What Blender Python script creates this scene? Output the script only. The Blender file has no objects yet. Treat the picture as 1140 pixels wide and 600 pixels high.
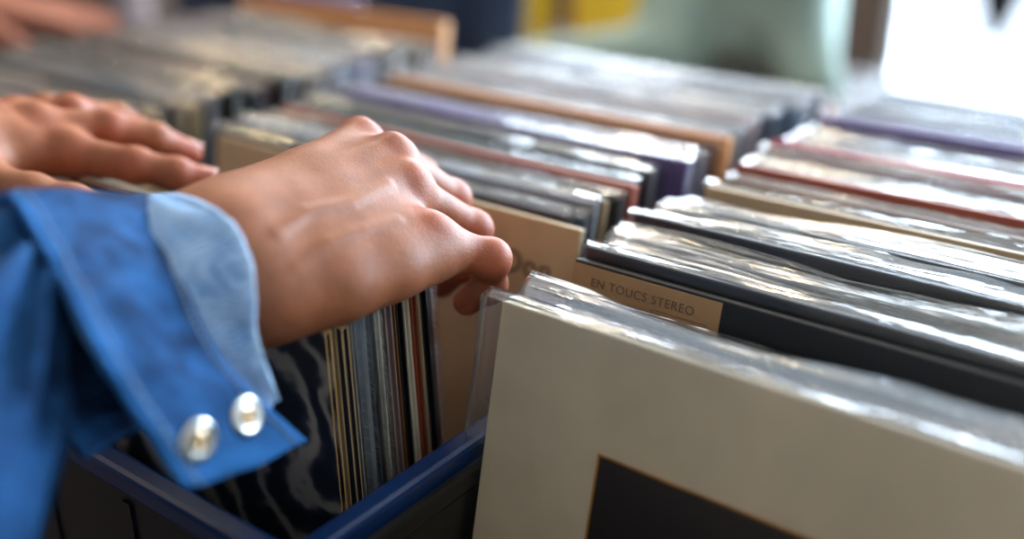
import bpy, bmesh, math, random
import numpy as np
from mathutils import Vector, Matrix, noise
random.seed(7)
C = bpy.context.scene.collection
R = math.radians

# ------------------------------------------------------------------ camera
CAMZ = 1.28
PITCH, YAW, FPX = R(23.4), R(37.0), 1153.0
cd = bpy.data.cameras.new('camera'); cam = bpy.data.objects.new('camera', cd); C.objects.link(cam)
cam.location = (0, 0, CAMZ); cam.rotation_euler = (R(90)-PITCH, 0, YAW)
cd.sensor_width = 36; cd.lens = FPX/1140*36; cd.clip_start = .02; cd.clip_end = 60
cd.dof.use_dof = True; cd.dof.focus_distance = .50; cd.dof.aperture_fstop = 1.8
bpy.context.scene.camera = cam
CR, CS = math.cos(YAW), math.sin(YAW)

def P(px, py, X=None, k=None, Y=None, h=None):
    """world point seen at a pixel of the 1140x600 frame, at a given world X / Y, drop k below the eye, or forward distance h"""
    rx, ry = px-570, py-300
    dn = ry*math.cos(PITCH)+FPX*math.sin(PITCH); hh = FPX*math.cos(PITCH)-ry*math.sin(PITCH)
    wx, wy = rx*CR-hh*CS, rx*CS+hh*CR
    s = X/wx if X is not None else Y/wy if Y is not None else k/dn if k is not None else h/hh
    return Vector((wx*s, wy*s, CAMZ-dn*s))

# ------------------------------------------------------------------ materials
def lin(c):
    return tuple((v/12.92 if v <= .04045 else ((v+.055)/1.055)**2.4) for v in [x/255 for x in c])+(1,)
_m = {}
def nodes(m):
    m.use_nodes = True; nt = m.node_tree
    return nt, nt.nodes, nt.links, nt.nodes['Principled BSDF']
def mat(name, col, rough=.5, vary=.15, scale=40, metal=0, bump=0, bscale=200, spec=.5, stretch=None, coat=0):
    if name in _m: return _m[name]
    m = bpy.data.materials.new(name); nt, N, L, b = nodes(m)
    b.inputs['Roughness'].default_value = rough; b.inputs['Metallic'].default_value = metal
    b.inputs['Specular IOR Level'].default_value = spec; b.inputs['Coat Weight'].default_value = coat
    tc = N.new('ShaderNodeTexCoord'); mp = N.new('ShaderNodeMapping'); L.new(tc.outputs['Object'], mp.inputs[0])
    if stretch: mp.inputs['Scale'].default_value = stretch
    n = N.new('ShaderNodeTexNoise'); n.inputs['Scale'].default_value = scale; n.inputs['Detail'].default_value = 4
    L.new(mp.outputs[0], n.inputs[0])
    c = lin(col); r = N.new('ShaderNodeValToRGB')
    r.color_ramp.elements[0].position = .3; r.color_ramp.elements[1].position = .7
    r.color_ramp.elements[0].color = tuple(v*(1-vary) for v in c[:3])+(1,)
    r.color_ramp.elements[1].color = tuple(min(1, v*(1+vary)) for v in c[:3])+(1,)
    L.new(n.outputs[0], r.inputs[0]); L.new(r.outputs[0], b.inputs['Base Color'])
    if bump:
        n2 = N.new('ShaderNodeTexNoise'); n2.inputs['Scale'].default_value = bscale; n2.inputs['Detail'].default_value = 3
        L.new(mp.outputs[0], n2.inputs[0])
        bp = N.new('ShaderNodeBump'); bp.inputs['Strength'].default_value = bump; bp.inputs['Distance'].default_value = .001
        L.new(n2.outputs[0], bp.inputs['Height']); L.new(bp.outputs[0], b.inputs['Normal'])
    _m[name] = m; return m

def plastic_mat(name, clear=.94, haze=.05, refl=1.0, rough=.14, bump=.5):
    m = bpy.data.materials.new(name); m.use_nodes = True; nt = m.node_tree; N, L = nt.nodes, nt.links
    N.remove(N['Principled BSDF']); out = N['Material Output']
    tr = N.new('ShaderNodeBsdfTransparent'); tr.inputs[0].default_value = (clear, clear*1.0, clear*1.01, 1)
    gl = N.new('ShaderNodeBsdfGlossy'); gl.inputs['Roughness'].default_value = rough; gl.inputs[0].default_value = (1, 1, 1, 1)
    tl = N.new('ShaderNodeBsdfTranslucent'); tl.inputs[0].default_value = (.85, .9, .95, 1)
    df = N.new('ShaderNodeBsdfDiffuse'); df.inputs[0].default_value = (.85, .9, .95, 1)
    tc = N.new('ShaderNodeTexCoord'); mp = N.new('ShaderNodeMapping'); mp.inputs['Scale'].default_value = (5, 90, 110)
    L.new(tc.outputs['Object'], mp.inputs[0])
    n = N.new('ShaderNodeTexNoise'); n.inputs['Scale'].default_value = 1.6; n.inputs['Detail'].default_value = 3; n.inputs['Distortion'].default_value = .8
    L.new(mp.outputs[0], n.inputs[0])
    bp = N.new('ShaderNodeBump'); bp.inputs['Strength'].default_value = bump; bp.inputs['Distance'].default_value = .004
    L.new(n.outputs[0], bp.inputs['Height']); L.new(bp.outputs[0], gl.inputs['Normal'])
    fr = N.new('ShaderNodeFresnel'); fr.inputs[0].default_value = 1.5; L.new(bp.outputs[0], fr.inputs['Normal'])
    mm = N.new('ShaderNodeMath'); mm.operation = 'MULTIPLY_ADD'; mm.inputs[1].default_value = 1.3*refl; mm.inputs[2].default_value = .04*refl; mm.use_clamp = True
    L.new(fr.outputs[0], mm.inputs[0])
    mx0 = N.new('ShaderNodeMixShader'); mx0.inputs[0].default_value = .5; L.new(tl.outputs[0], mx0.inputs[1]); L.new(df.outputs[0], mx0.inputs[2])
    mx1 = N.new('ShaderNodeMixShader'); mx1.inputs[0].default_value = haze; L.new(tr.outputs[0], mx1.inputs[1]); L.new(mx0.outputs[0], mx1.inputs[2])
    mx2 = N.new('ShaderNodeMixShader'); L.new(mm.outputs[0], mx2.inputs[0]); L.new(mx1.outputs[0], mx2.inputs[1]); L.new(gl.outputs[0], mx2.inputs[2])
    L.new(mx2.outputs[0], out.inputs[0]); return m
PLASTIC = plastic_mat('clear_plastic', haze=.06, refl=1.1, rough=.07, bump=.8)
PLASTIC_DULL = plastic_mat('low_glare_plastic', haze=.12, refl=.42, rough=.32, bump=.6)  # duller copy, reflection lowered to cut glare on the far records
PLASTIC_HAZY = plastic_mat('hazy_plastic', haze=.13, refl=1.2, rough=.13, bump=.7)
PLASTIC_FLAT = plastic_mat('clear_plastic_flat', haze=.01, refl=.35, rough=.2, bump=.12)

# ------------------------------------------------------------------ object helpers
def link(name, me, parent=None):
    o = bpy.data.objects.new(name, me); C.objects.link(o)
    if parent: o.parent = parent
    return o
def mesh(name, v, f, mats, parent=None, smooth=False, mi=None):
    me = bpy.data.meshes.new(name); me.from_pydata([tuple(map(float, a)) for a in v], [], [list(map(int, a)) for a in f])
    for m in (mats if isinstance(mats, (list, tuple)) else [mats]): me.materials.append(m)
    if mi: me.polygons.foreach_set('material_index', mi)
    if smooth: me.polygons.foreach_set('use_smooth', [True]*len(me.polygons))
    me.update(); return link(name, me, parent)
def frombm(name, bm, mats, parent=None, smooth=False):
    me = bpy.data.meshes.new(name); bm.to_mesh(me); bm.free()
    for m in (mats if isinstance(mats, (list, tuple)) else [mats]): me.materials.append(m)
    if smooth: me.polygons.foreach_set('use_smooth', [True]*len(me.polygons))
    return link(name, me, parent)
def bx(bm, x0, x1, y0, y1, z0, z1, mi=0, bevel=0):
    vs = [bm.verts.new(p) for p in ((x0,y0,z0),(x1,y0,z0),(x1,y1,z0),(x0,y1,z0),(x0,y0,z1),(x1,y0,z1),(x1,y1,z1),(x0,y1,z1))]
    fs = [bm.faces.new([vs[i] for i in q]) for q in ((3,2,1,0),(4,5,6,7),(0,1,5,4),(1,2,6,5),(2,3,7,6),(3,0,4,7))]
    for f in fs: f.material_index = mi
    if bevel:
        es = list({e for f in fs for e in f.edges})
        bmesh.ops.bevel(bm, geom=es, offset=bevel, segments=2, affect='EDGES', profile=.5)
def tag(o, label=None, cat=None, group=None, kind=None):
    if label: o['label'] = label
    if cat: o['category'] = cat
    if group: o['group'] = group
    if kind: o['kind'] = kind
    return o
def empty(name, loc, rot=(0, 0, 0)):
    o = bpy.data.objects.new(name, None); C.objects.link(o); o.location = loc; o.rotation_euler = rot; o.empty_display_size = .05
    return o

# ------------------------------------------------------------------ implicit surfaces (bodies, hands)
class Field:
    def __init__(s, lo, hi, res):
        s.lo = np.array(lo, float); s.res = res
        s.n = np.ceil((np.array(hi)-s.lo)/res).astype(int)+1
        s.D = np.full(s.n, .5, np.float32)
        s.ax = [(s.lo[i]+np.arange(s.n[i])*res).astype(np.float32) for i in range(3)]
    def block(s, pts, rads, m):
        a = np.min([np.array(p)-r for p, r in zip(pts, rads)], 0)-m; b = np.max([np.array(p)+r for p, r in zip(pts, rads)], 0)+m
        i0 = np.clip(np.floor((a-s.lo)/s.res).astype(int), 0, s.n-1); i1 = np.clip(np.ceil((b-s.lo)/s.res).astype(int)+1, 1, s.n)
        return tuple(slice(x, max(y, x+1)) for x, y in zip(i0, i1))
    def xyz(s, bl):
        return s.ax[0][bl[0]][:, None, None], s.ax[1][bl[1]][None, :, None], s.ax[2][bl[2]][None, None, :]
def smin(a, b, k):
    h = np.maximum(k-np.abs(a-b), 0)/k
    return np.minimum(a, b)-h*h*k*.25
def capd(xyz, a, b, r1, r2):
    a = np.array(a, float); ba = np.array(b, float)-a; x, y, z = xyz
    q = float(ba@ba)+1e-12
    t = np.clip(((x-a[0])*ba[0]+(y-a[1])*ba[1]+(z-a[2])*ba[2])/q, 0, 1)
    d = np.sqrt((x-a[0]-t*ba[0])**2+(y-a[1]-t*ba[1])**2+(z-a[2]-t*ba[2])**2)
    return d-(r1+(r2-r1)*t)
def chain(F, D, pts, rads, k, kin=None):
    """smooth union of a tapered chain into array D of field F"""
    bl = F.block(pts, rads, k+F.res*3); xyz = F.xyz(bl); d = None
    for i in range(max(1, len(pts)-1)):
        j = min(i+1, len(pts)-1)
        e = capd(xyz, pts[i], pts[j], rads[i], rads[j]); d = e if d is None else smin(d, e, kin or .3*max(rads))
    D[bl] = smin(D[bl], d, k)
def ellip(F, D, c, r, k, rot=None):
    m = max(r); bl = F.block([c], [m], k+F.res*3); x, y, z = F.xyz(bl)
    x, y, z = x-c[0], y-c[1], z-c[2]
    if rot is not None:
        M = np.array(rot); x, y, z = [M[0][i]*x+M[1][i]*y+M[2][i]*z for i in range(3)]
    k0 = np.sqrt((x/r[0])**2+(y/r[1])**2+(z/r[2])**2); k1 = np.sqrt((x/r[0]**2)**2+(y/r[1]**2)**2+(z/r[2]**2)**2)+1e-9
    D[bl] = smin(D[bl], k0*(k0-1)/k1, k)
def nets(D, lo, res):
    S = D < 0
    n = np.array(D.shape)
    cs = np.zeros(n-1, np.int8)
    for i in (0, 1):
        for j in (0, 1):
            for k in (0, 1): cs += S[i:n[0]-1+i, j:n[1]-1+j, k:n[2]-1+k]
    act = (cs > 0) & (cs < 8); idx = np.argwhere(act)
    num = np.full(n-1, -1, np.int64); num[act] = np.arange(len(idx))
    acc = np.zeros((len(idx), 3)); cnt = np.zeros(len(idx))
    corners = [(i, j, k) for i in (0, 1) for j in (0, 1) for k in (0, 1)]
    for a in corners:
        for ax in range(3):
            if a[ax]: continue
            b = list(a); b[ax] = 1
            da = D[tuple((idx+a).T)]; db = D[tuple((idx+b).T)]
            m = (da < 0) != (db < 0); t = np.where(m, da/(da-db+1e-12), 0)
            p = np.array(a, float)[None]+t[:, None]*(np.array(b)-np.array(a))[None]
            acc[m] += p[m]; cnt += m
    V = (idx+acc/cnt[:, None])*res+lo
    quads = []
    for ax in range(3):
        sl0 = [slice(None)]*3; sl1 = [slice(None)]*3; sl0[ax] = slice(0, -1); sl1[ax] = slice(1, None)
        A, B = S[tuple(sl0)], S[tuple(sl1)]
        e = np.argwhere(A != B); u, v = (ax+1) % 3, (ax+2) % 3
        ok = (e[:, u] > 0) & (e[:, v] > 0) & (e[:, u] < n[u]-1) & (e[:, v] < n[v]-1); e = e[ok]
        c = []
        for du, dv in ((-1, -1), (0, -1), (0, 0), (-1, 0)):
            q = e.copy(); q[:, u] += du; q[:, v] += dv; c.append(num[tuple(q.T)])
        q = np.stack(c, 1); fl = ~A[tuple(e.T)]
        q[fl] = q[fl][:, ::-1]; quads.append(q)
    return V, np.concatenate(quads)

def crom(pts, n, closed=False):
    pts = [np.array(p, float) for p in pts]; out = []; m = len(pts); segs = m if closed else m-1
    for i in range(n):
        t = i/(n if closed else n-1)*segs; s = min(int(t), segs-1); f = t-s
        g = lambda j: pts[j % m] if closed else pts[max(0, min(m-1, j))]
        a, b, c, d = g(s-1), g(s), g(s+1), g(s+2)
        out.append(.5*(2*b+(c-a)*f+(2*a-5*b+4*c-d)*f*f+(3*b-a-3*c+d)*f**3))
    return np.array(out)

# ------------------------------------------------------------------ the room
WALLM = mat('back_wall_paint', (104, 92, 88), .8, .06, 3)
FLOORM = mat('floor_boards', (92, 78, 66), .5, .25, 3, stretch=(1, 8, 1))
CEILM = mat('ceiling_paint', (180, 178, 172), .9, .05, 2)
def slab(name, x0, x1, y0, y1, z0, z1, m, kind='structure'):
    bm = bmesh.new(); bx(bm, x0, x1, y0, y1, z0, z1); o = frombm(name, bm, m); o['kind'] = kind; return o
RX0, RX1, RY0, RY1, RZ = -3.6, 2.6, -2.2, 3.3, 2.9
slab('floor', RX0, RX1, RY0, RY1, -.1, 0, FLOORM)
slab('ceiling', RX0, RX1, RY0, RY1, RZ, RZ+.1, CEILM)
slab('wall_left', RX0-.1, RX0, RY0, RY1, 0, RZ, mat('left_wall_paint', (120, 108, 98), .8, .06, 3))
slab('wall_right', RX1, RX1+.1, RY0, RY1, 0, RZ, mat('right_wall_paint', (170, 166, 160), .8, .06, 3))
slab('wall_front', RX0, RX1, RY0-.1, RY0, 0, RZ, mat('front_wall_paint', (150, 140, 128), .8, .06, 3))
WX0, WX1, WZ0, WZ1 = -1.03, 2.2, .47, 2.6
bm = bmesh.new()
W2 = (-3.35, -1.2, 1.3, 2.6)
bx(bm, RX0, W2[0], RY1, RY1+.12, 0, RZ); bx(bm, W2[1], WX0, RY1, RY1+.12, 0, RZ); bx(bm, W2[0], W2[1], RY1, RY1+.12, 0, W2[2]); bx(bm, W2[0], W2[1], RY1, RY1+.12, W2[3], RZ); bx(bm, WX1, RX1, RY1, RY1+.12, 0, RZ)
bx(bm, WX0, WX1, RY1, RY1+.12, 0, WZ0); bx(bm, WX0, WX1, RY1, RY1+.12, WZ1, RZ)
frombm('wall_back', bm, WALLM)['kind'] = 'structure'
w = empty('window_1', (0, RY1, 0)); w['kind'] = 'structure'
FRM = mat('window_frame_paint', (214, 222, 228), .4, .04, 5)
bm = bmesh.new()
for x0, x1, z0, z1 in ((WX0, WX1, WZ0, WZ0+.05), (WX0, WX1, WZ1-.05, WZ1), (WX0, WX0+.04, WZ0, WZ1), (WX1-.04, WX1, WZ0, WZ1), (.75, .79, WZ0, WZ1)):
    bx(bm, x0, x1, .02, .09, z0, z1)
frombm('window_frame', bm, FRM, w)
gm = plastic_mat('window_glass', clear=.98, haze=0, refl=.6, rough=.02, bump=0)
bm = bmesh.new(); bx(bm, WX0, WX1, .05, .056, WZ0, WZ1); frombm('window_pane', bm, gm, w)
bm = bmesh.new(); bx(bm, WX0-.05, WX1+.05, -.10, .02, WZ0-.04, WZ0, bevel=.006); frombm('window_sill', bm, mat('sill_slate', (92, 112, 128), .5, .1, 10), w)

w = empty('window_added', (0, RY1, 0)); w['kind'] = 'structure'  # unseen high window, added for cool light and reflections from back left
bm = bmesh.new()
for x0, x1, z0, z1 in ((W2[0], W2[1], W2[2], W2[2]+.05), (W2[0], W2[1], W2[3]-.05, W2[3]), (W2[0], W2[0]+.04, W2[2], W2[3]), (W2[1]-.04, W2[1], W2[2], W2[3]), (-2.3, -2.26, W2[2], W2[3])):
    bx(bm, x0, x1, .02, .09, z0, z1)
frombm('window_frame', bm, FRM, w)
bm = bmesh.new(); bx(bm, W2[0], W2[1], .05, .056, W2[2], W2[3]); frombm('window_pane', bm, gm, w)

# ------------------------------------------------------------------ table and crates
TABZ = .75
t = tag(empty('display_table', (-.48, .5, 0)), 'long dark display table carrying the three record crates', 'table')
WOODM = mat('table_wood', (60, 46, 38), .5, .3, 6, stretch=(1, 10, 10))
bm = bmesh.new(); bx(bm, -.66, .72, -.34, .42, TABZ-.035, TABZ, bevel=.004); frombm('table_top', bm, WOODM, t)
for sx in (-.6, .66):
    for sy in (-.28, .36):
        bm = bmesh.new(); bx(bm, sx-.03, sx+.03, sy-.03, sy+.03, 0, TABZ-.035, bevel=.004); frombm('leg', bm, WOODM, t)

def crate(x0, x1, y0, y1, hgt, mbody, mrim, label, rim=.016):
    o = tag(empty('record_crate', ((x0+x1)/2, (y0+y1)/2, TABZ)), label, 'crate', 'crates of records on the table')
    w, d, th = (x1-x0)/2, (y1-y0)/2, min(.006, rim*.5)
    r = rim/2; rb = min(.0045, r-.0003)
    bm = bmesh.new()
    bx(bm, -w+r, w-r, -d+r, d-r, 0, .012)
    for a in ((-w+r-th/2, -w+r+th/2, -d+r, d-r), (w-r-th/2, w-r+th/2, -d+r, d-r), (-w+r, w-r, -d+r-th/2, -d+r+th/2), (-w+r, w-r, d-r-th/2, d-r+th/2)):
        bx(bm, *a, .0, hgt-.008)
    for i in range(9):
        y = -d+r+(2*d-2*r)*(i+.5)/9
        for s in (-1, 1): bx(bm, s*(w-r)-rb*(s < 0), s*(w-r)+rb*(s > 0), y-.003, y+.003, .02, hgt-.02)
    for i in range(5):
        x = -w+r+(2*w-2*r)*(i+.5)/5
        for s in (-1, 1): bx(bm, x-.003, x+.003, s*(d-r)-rb*(s < 0), s*(d-r)+rb*(s > 0), .02, hgt-.02)
    frombm('crate_body', bm, mbody, o)
    bm = bmesh.new()
    bx(bm, -w, -w+rim, -d, d, hgt-.014, hgt, bevel=.003); bx(bm, w-rim, w, -d, d, hgt-.014, hgt, bevel=.003)
    bx(bm, -w+rim*.5, w-rim*.5, -d, -d+rim, hgt-.0138, hgt-.0002, bevel=.003); bx(bm, -w+rim*.5, w-rim*.5, d-rim, d, hgt-.0138, hgt-.0002, bevel=.003)
    frombm('rim', bm, mrim, o)
    return o
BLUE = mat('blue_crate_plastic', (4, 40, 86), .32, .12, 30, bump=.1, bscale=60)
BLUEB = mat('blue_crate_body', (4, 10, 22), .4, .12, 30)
BLACK = mat('black_crate_plastic', (22, 20, 20), .35, .2, 30, bump=.1, bscale=60)
GREYC = mat('grey_crate_plastic', (58, 60, 64), .4, .2, 30)
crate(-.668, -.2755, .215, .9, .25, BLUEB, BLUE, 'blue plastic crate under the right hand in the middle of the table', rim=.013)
crate(-.2753, .085, .17, .9, .241, BLACK, BLACK, 'black crate nearest the camera holding the cream fronted records', rim=.004)
crate(-1.05, -.67, .20, .9, .24, GREYC, GREYC, 'grey crate at the far left end of the table')

# ------------------------------------------------------------------ records
COL = dict(cream=(206,190,160), tan=(178,152,118), navy=(24,32,50), charcoal=(44,46,50), black=(16,16,18), slate=(86,100,118), silver=(168,174,180),
           white=(226,226,226), grey=(130,132,136), maroon=(92,44,40), rust=(150,72,50), pink=(226,176,180), crimson=(178,50,70), lilac=(172,162,200),
           purple=(92,78,128), teal=(52,84,80), orange=(228,156,98), brown=(112,78,56), blue=(44,84,170), gold=(196,164,96), green=(54,62,48), ivory=(222,214,198), steel=(110,132,160), mauve=(146,118,118))
NICE = dict(navy='dark navy', charcoal='charcoal', silver='silver grey', grey='mid grey', rust='rust red', crimson='crimson pink', teal='dark teal', orange='orange tan', gold='golden', green='dark olive', ivory='off white', steel='steel blue', slate='slate blue', pink='pale pink')
def cmats(c):
    e = {'navy':(60,62,70),'black':(40,40,42),'charcoal':(70,70,72)}.get(c, tuple(min(255, int(v*1.05+8)) for v in COL[c]))
    return [mat('cover_'+c, COL[c], .42, .14, 18, bump=.15, bscale=90), mat('edge_'+c, e, .6, .22, 60, stretch=(.15, 4, 4))]

def jacket(parent, w, h, t, mats, name='jacket'):
    bm = bmesh.new(); bx(bm, -w/2, w/2, -t/2, t/2, 0, h, bevel=min(.0009, t*.3))
    for f in bm.faces: f.material_index = 0 if abs(f.normal.y) > .8 else 1
    return frombm(name, bm, mats, parent)

def sleeve(parent, w, h, t, flap, bend, seed, nx=44, open_left=.006, wr=1.0, m=None):
    """two thin sheets of polythene round the jacket; above the jacket they meet and flop backwards, crinkled"""
    rs = random.Random(seed); o1 = [rs.uniform(0, 50) for _ in range(8)]
    x0, x1 = -w/2-open_left, w/2+.002
    zs = [.0012, h*.4, h*.7, h*.88, h*.96, h-.003, h+.0005]
    nf = 9
    V, F, MI = [], [], []
    def nz(x, s, i, sc): return noise.noise(Vector((x*sc+o1[i], s*3.1+o1[i+1], seed*.37)))
    rows = len(zs)+nf
    for side in (-1, 1):
        base = len(V)
        for r in range(rows):
            for i in range(nx+1):
                x = x0+(x1-x0)*i/nx
                off = t/2+.0007
                if r < len(zs):
                    z = zs[r]; q = max(0, (z-h*.8)/(h*.2))
                    y = side*(off+.0006*(1+nz(x, z*8, 0, 30))*(.3+q))
                    V.append((x, y, z)); continue
                s = (r-len(zs)+1)/nf
                L = flap*(.85+.45*nz(x, 0, 1+side, 7)+.12*nz(x, 1, 2, 30))
                a = bend*(.8+.45*nz(x, .5, 4, 6))
                th = a*min(1, s*1.3)
                yy = L*s*math.sin(th*.75); zz = L*s*math.cos(th*.75)
                wv = wr*flap*s*(.22*nz(x, s*1.6, 3, 8)+.12*nz(x, s*3, 5, 26))+wr*.0006*nz(x, s*6, 6, 70)
                y = side*off*(1-s)**.6+side*.0006*s+yy+wv*(1+.4*side); z = h+.0006+max(.0002, zz+.5*wv*s)
                V.append((x, y, z))
        for r in range(rows-1):
            for i in range(nx):
                a = base+r*(nx+1)+i
                F.append((a, a+1, a+nx+2, a+nx+1) if side < 0 else (a, a+nx+1, a+nx+2, a+1)); MI.append(1 if r < 6 else 0)
    n1 = rows*(nx+1)
    for r in range(rows-1):
        for i in (0, nx):
            a = r*(nx+1)+i; F.append((a, a+nx+1, n1+a+nx+1, n1+a)); MI.append(1)
    return mesh('plastic_sleeve', V, F, [m or PLASTIC, PLASTIC_FLAT], parent, True, MI)

FLOORZ = TABZ+.0125
def record(xl, ytop, c, dz=0, flap=.012, t=.004, lean=12, w=.315, h=.315, rz=0, bend=1.0, label='', group='', seed=0, plastic=True, nx=44, wr=1.0, open_left=.006, m=None):
    th = R(lean); h = h+dz
    o = empty('vinyl_record', (xl+w/2, ytop-.315*math.sin(th), FLOORZ+.0008+t/2*math.sin(th)), (-th, 0, rz))
    tag(o, label, 'record', group)
    jacket(o, w, h, t, cmats(c))
    if plastic: sleeve(o, w, h, t, flap, bend, seed, nx, wr=wr, open_left=open_left, m=m)
    return o
ORD = 'first second third fourth fifth sixth seventh eighth ninth tenth eleventh twelfth thirteenth fourteenth fifteenth sixteenth seventeenth eighteenth nineteenth'.split()
TENS = ['', '', 'twenty', 'thirty', 'forty', 'fifty', 'sixty', 'seventy', 'eighty']
def ordinal(n):
    if n < 20: return ORD[n-1]
    return (TENS[n//10][:-1]+'ieth') if n % 10 == 0 else TENS[n//10]+'-'+ORD[n % 10-1]

# --- right crate: (top y, colour, lift, plastic length, thickness)
right = [(.351,'cream',.001,.0035,.0055),(.3605,'navy',-.0015,.0145,.005),(.374,'charcoal',-.010,.004,.004),(.386,'slate',-.014,.004,.004),(.399,'black',-.012,.004,.005),
 (.4125,'black',.002,0,.006),(.4215,'black',.006,.004,.006),(.432,'maroon',-.001,.013,.004),(.4425,'grey',.001,.017,.004),(.4535,'silver',-.003,.004,.004),
 (.464,'black',.012,.003,.007),(.476,'navy',.004,.016,.006),(.488,'steel',.001,.013,.004),(.501,'black',.008,.003,.006),(.512,'gold',.001,.009,.005),
 (.523,'cream',-.001,.012,.004),(.534,'slate',-.003,.005,.004),(.545,'tan',.006,0,.006),(.556,'silver',.001,.008,.004),(.567,'brown',.006,0,.006),(.578,'white',.001,.010,.004),
 (.589,'rust',.009,0,.006),(.600,'pink',.003,.008,.004),(.611,'white',.001,.011,.004),(.622,'white',.0,.009,.004),(.633,'silver',.004,.008,.004),(.644,'crimson',.011,0,.007),
 (.655,'crimson',.0,.004,.004),(.666,'pink',.003,.008,.004),(.677,'white',.001,.010,.004),(.688,'white',.004,.008,.004),(.699,'slate',.002,.004,.004),(.710,'lilac',.003,.006,.004),
 (.721,'purple',.011,0,.008),(.733,'white',.004,.006,.004),(.746,'silver',.001,.005,.004),(.760,'lilac',.004,.004,.004),(.775,'lilac',.0,.004,.004),(.79,'silver',.004,.006,.004),
 (.806,'grey',.0,.007,.004),(.822,'steel',.003,.005,.004),(.838,'silver',.004,.006,.004)]
XR = -.2685
front = None
for i, (y, c, dz, fl, tk) in enumerate(right):
    rs = random.Random(i*7+1)
    xl = XR+(0 if i in (0, 5) else .005 if i == 1 else rs.uniform(.001, .008))
    nm = NICE.get(c, c)
    if i == 0: lb = 'cream record with a dark square picture, frontmost in the black crate'
    elif i == 5: lb = 'dark record with a tan strip lettered EN TOUCS STEREO in the black crate'
    else: lb = f'{nm} record{" in clear plastic" if fl > 0 else ""}, {ordinal(i)} behind the cream front record in the black crate'
    o = record(xl, y, c, dz, fl, tk, lean=12, label=lb, group='records in the black crate', seed=i+1, m=PLASTIC_DULL if y > .73 else PLASTIC_HAZY if fl > .0075 else PLASTIC, bend=.75 if i < 2 else 1.55 if fl > .0085 else 1.2,
               nx=90 if i < 14 else 44, open_left=.0115 if i == 0 else .003, plastic=fl > 0, rz=rs.uniform(-.006, .006) if i > 1 and i != 5 else 0)
    if i == 0:   # printed picture: dark square with a thin ochre border
        w, h, tk2 = .315, .315, tk
        M = Matrix.Translation(o.location) @ o.rotation_euler.to_matrix().to_4x4()
        Mi = M.inverted()
        def oncover(px, py):
            a, b = Mi @ Vector((0, 0, CAMZ)), Mi @ P(px, py, k=.3)
            d = b-a; s = (-tk2/2-a.y)/d.y; return a+d*s
        c0 = oncover(668, 508); sq = .205; x0, z1 = c0.x, c0.z
        bm = bmesh.new(); y0 = -tk2/2
        bx(bm, x0, x0+sq, y0-.00025, y0-.00002, z1-sq, z1); frombm('cover_picture', bm, mat('picture_dark', (34, 26, 24), .38, .35, 12, bump=.1), o)
        bm = bmesh.new()
        for a in ((x0-.0012, x0+sq+.0012, z1, z1+.0011), (x0-.0012, x0, z1-sq, z1), (x0+sq, x0+sq+.0012, z1-sq, z1), (x0-.0012, x0+sq+.0012, z1-sq-.0012, z1-sq)):
            bx(bm, a[0], a[1], y0-.0003, y0-.00002, a[2], a[3])
        frombm('picture_border', bm, mat('ochre_border', (170, 112, 38), .5, .3, 60), o)
    if i == 5:
        bm = bmesh.new(); bx(bm, -.1575, -.074, -tk/2-.0004, tk/2+.0002, .265, .3153, bevel=.0002)
        frombm('paper_strip', bm, [mat('kraft_strip', (160, 124, 86), .55, .12, 30, bump=.2)], o)
        bm = bmesh.new()
        INK = mat('brown_ink', (100, 78, 62), .7, .2, 90)
        for a in ((-.110, -.080, .3025, .3028), (-.110, -.080, .2900, .2903), (-.110, -.1097, .29, .3028), (-.0803, -.080, .29, .3028)):
            bx(bm, a[0], a[1], -tk/2-.0006, -tk/2-.0004, a[2], a[3])
        frombm('strip_outline', bm, INK, o)
        fc = bpy.data.curves.new('lettering', 'FONT'); fc.body = 'EN TOUCS STEREO'; fc.size = .0062; fc.space_character = 1.12; fc.extrude = .0001
        tmp = bpy.data.objects.new('lettering_tmp', fc); C.objects.link(tmp)
        dg = bpy.context.evaluated_depsgraph_get(); me = bpy.data.meshes.new_from_object(tmp.evaluated_get(dg)); bpy.data.objects.remove(tmp)
        me.materials.clear(); me.materials.append(INK)
        lo_ = link('lettering', me, o); lo_.rotation_euler = (R(90), 0, 0); lo_.location = (-.146, -tk/2-.0006, .3055)

# --- middle crate, behind the flipped pack
middle = [(.453,'tan',.0,0,.005),(.463,'charcoal',.001,.005,.004),(.474,'slate',-.003,.006,.004),(.485,'silver',.003,.006,.005),(.496,'tan',.002,0,.004),(.506,'charcoal',.002,.005,.004),
 (.517,'rust',.007,0,.007),(.528,'teal',.006,0,.006),(.539,'black',.002,.003,.005),(.551,'charcoal',.004,.005,.004),(.563,'silver',.002,.006,.005),(.575,'purple',.008,.003,.008),
 (.587,'lilac',.007,.008,.006),(.599,'black',.003,.003,.005),(.611,'silver',.001,.006,.004),(.623,'brown',.008,0,.006),(.635,'orange',.010,0,.007),(.647,'charcoal',.0,.004,.004),(.66,'grey',.003,.004,.004),
 (.673,'silver',.002,.006,.004),(.686,'grey',.003,.005,.004),(.7,'mauve',.006,0,.006),(.714,'silver',.003,.006,.004),(.728,'slate',.004,.006,.004),(.743,'silver',.005,.004,.004),
 (.758,'steel',.004,.006,.005),(.774,'grey',.006,.004,.004),(.79,'silver',.007,.005,.004),(.806,'silver',.006,.005,.004)]
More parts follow.
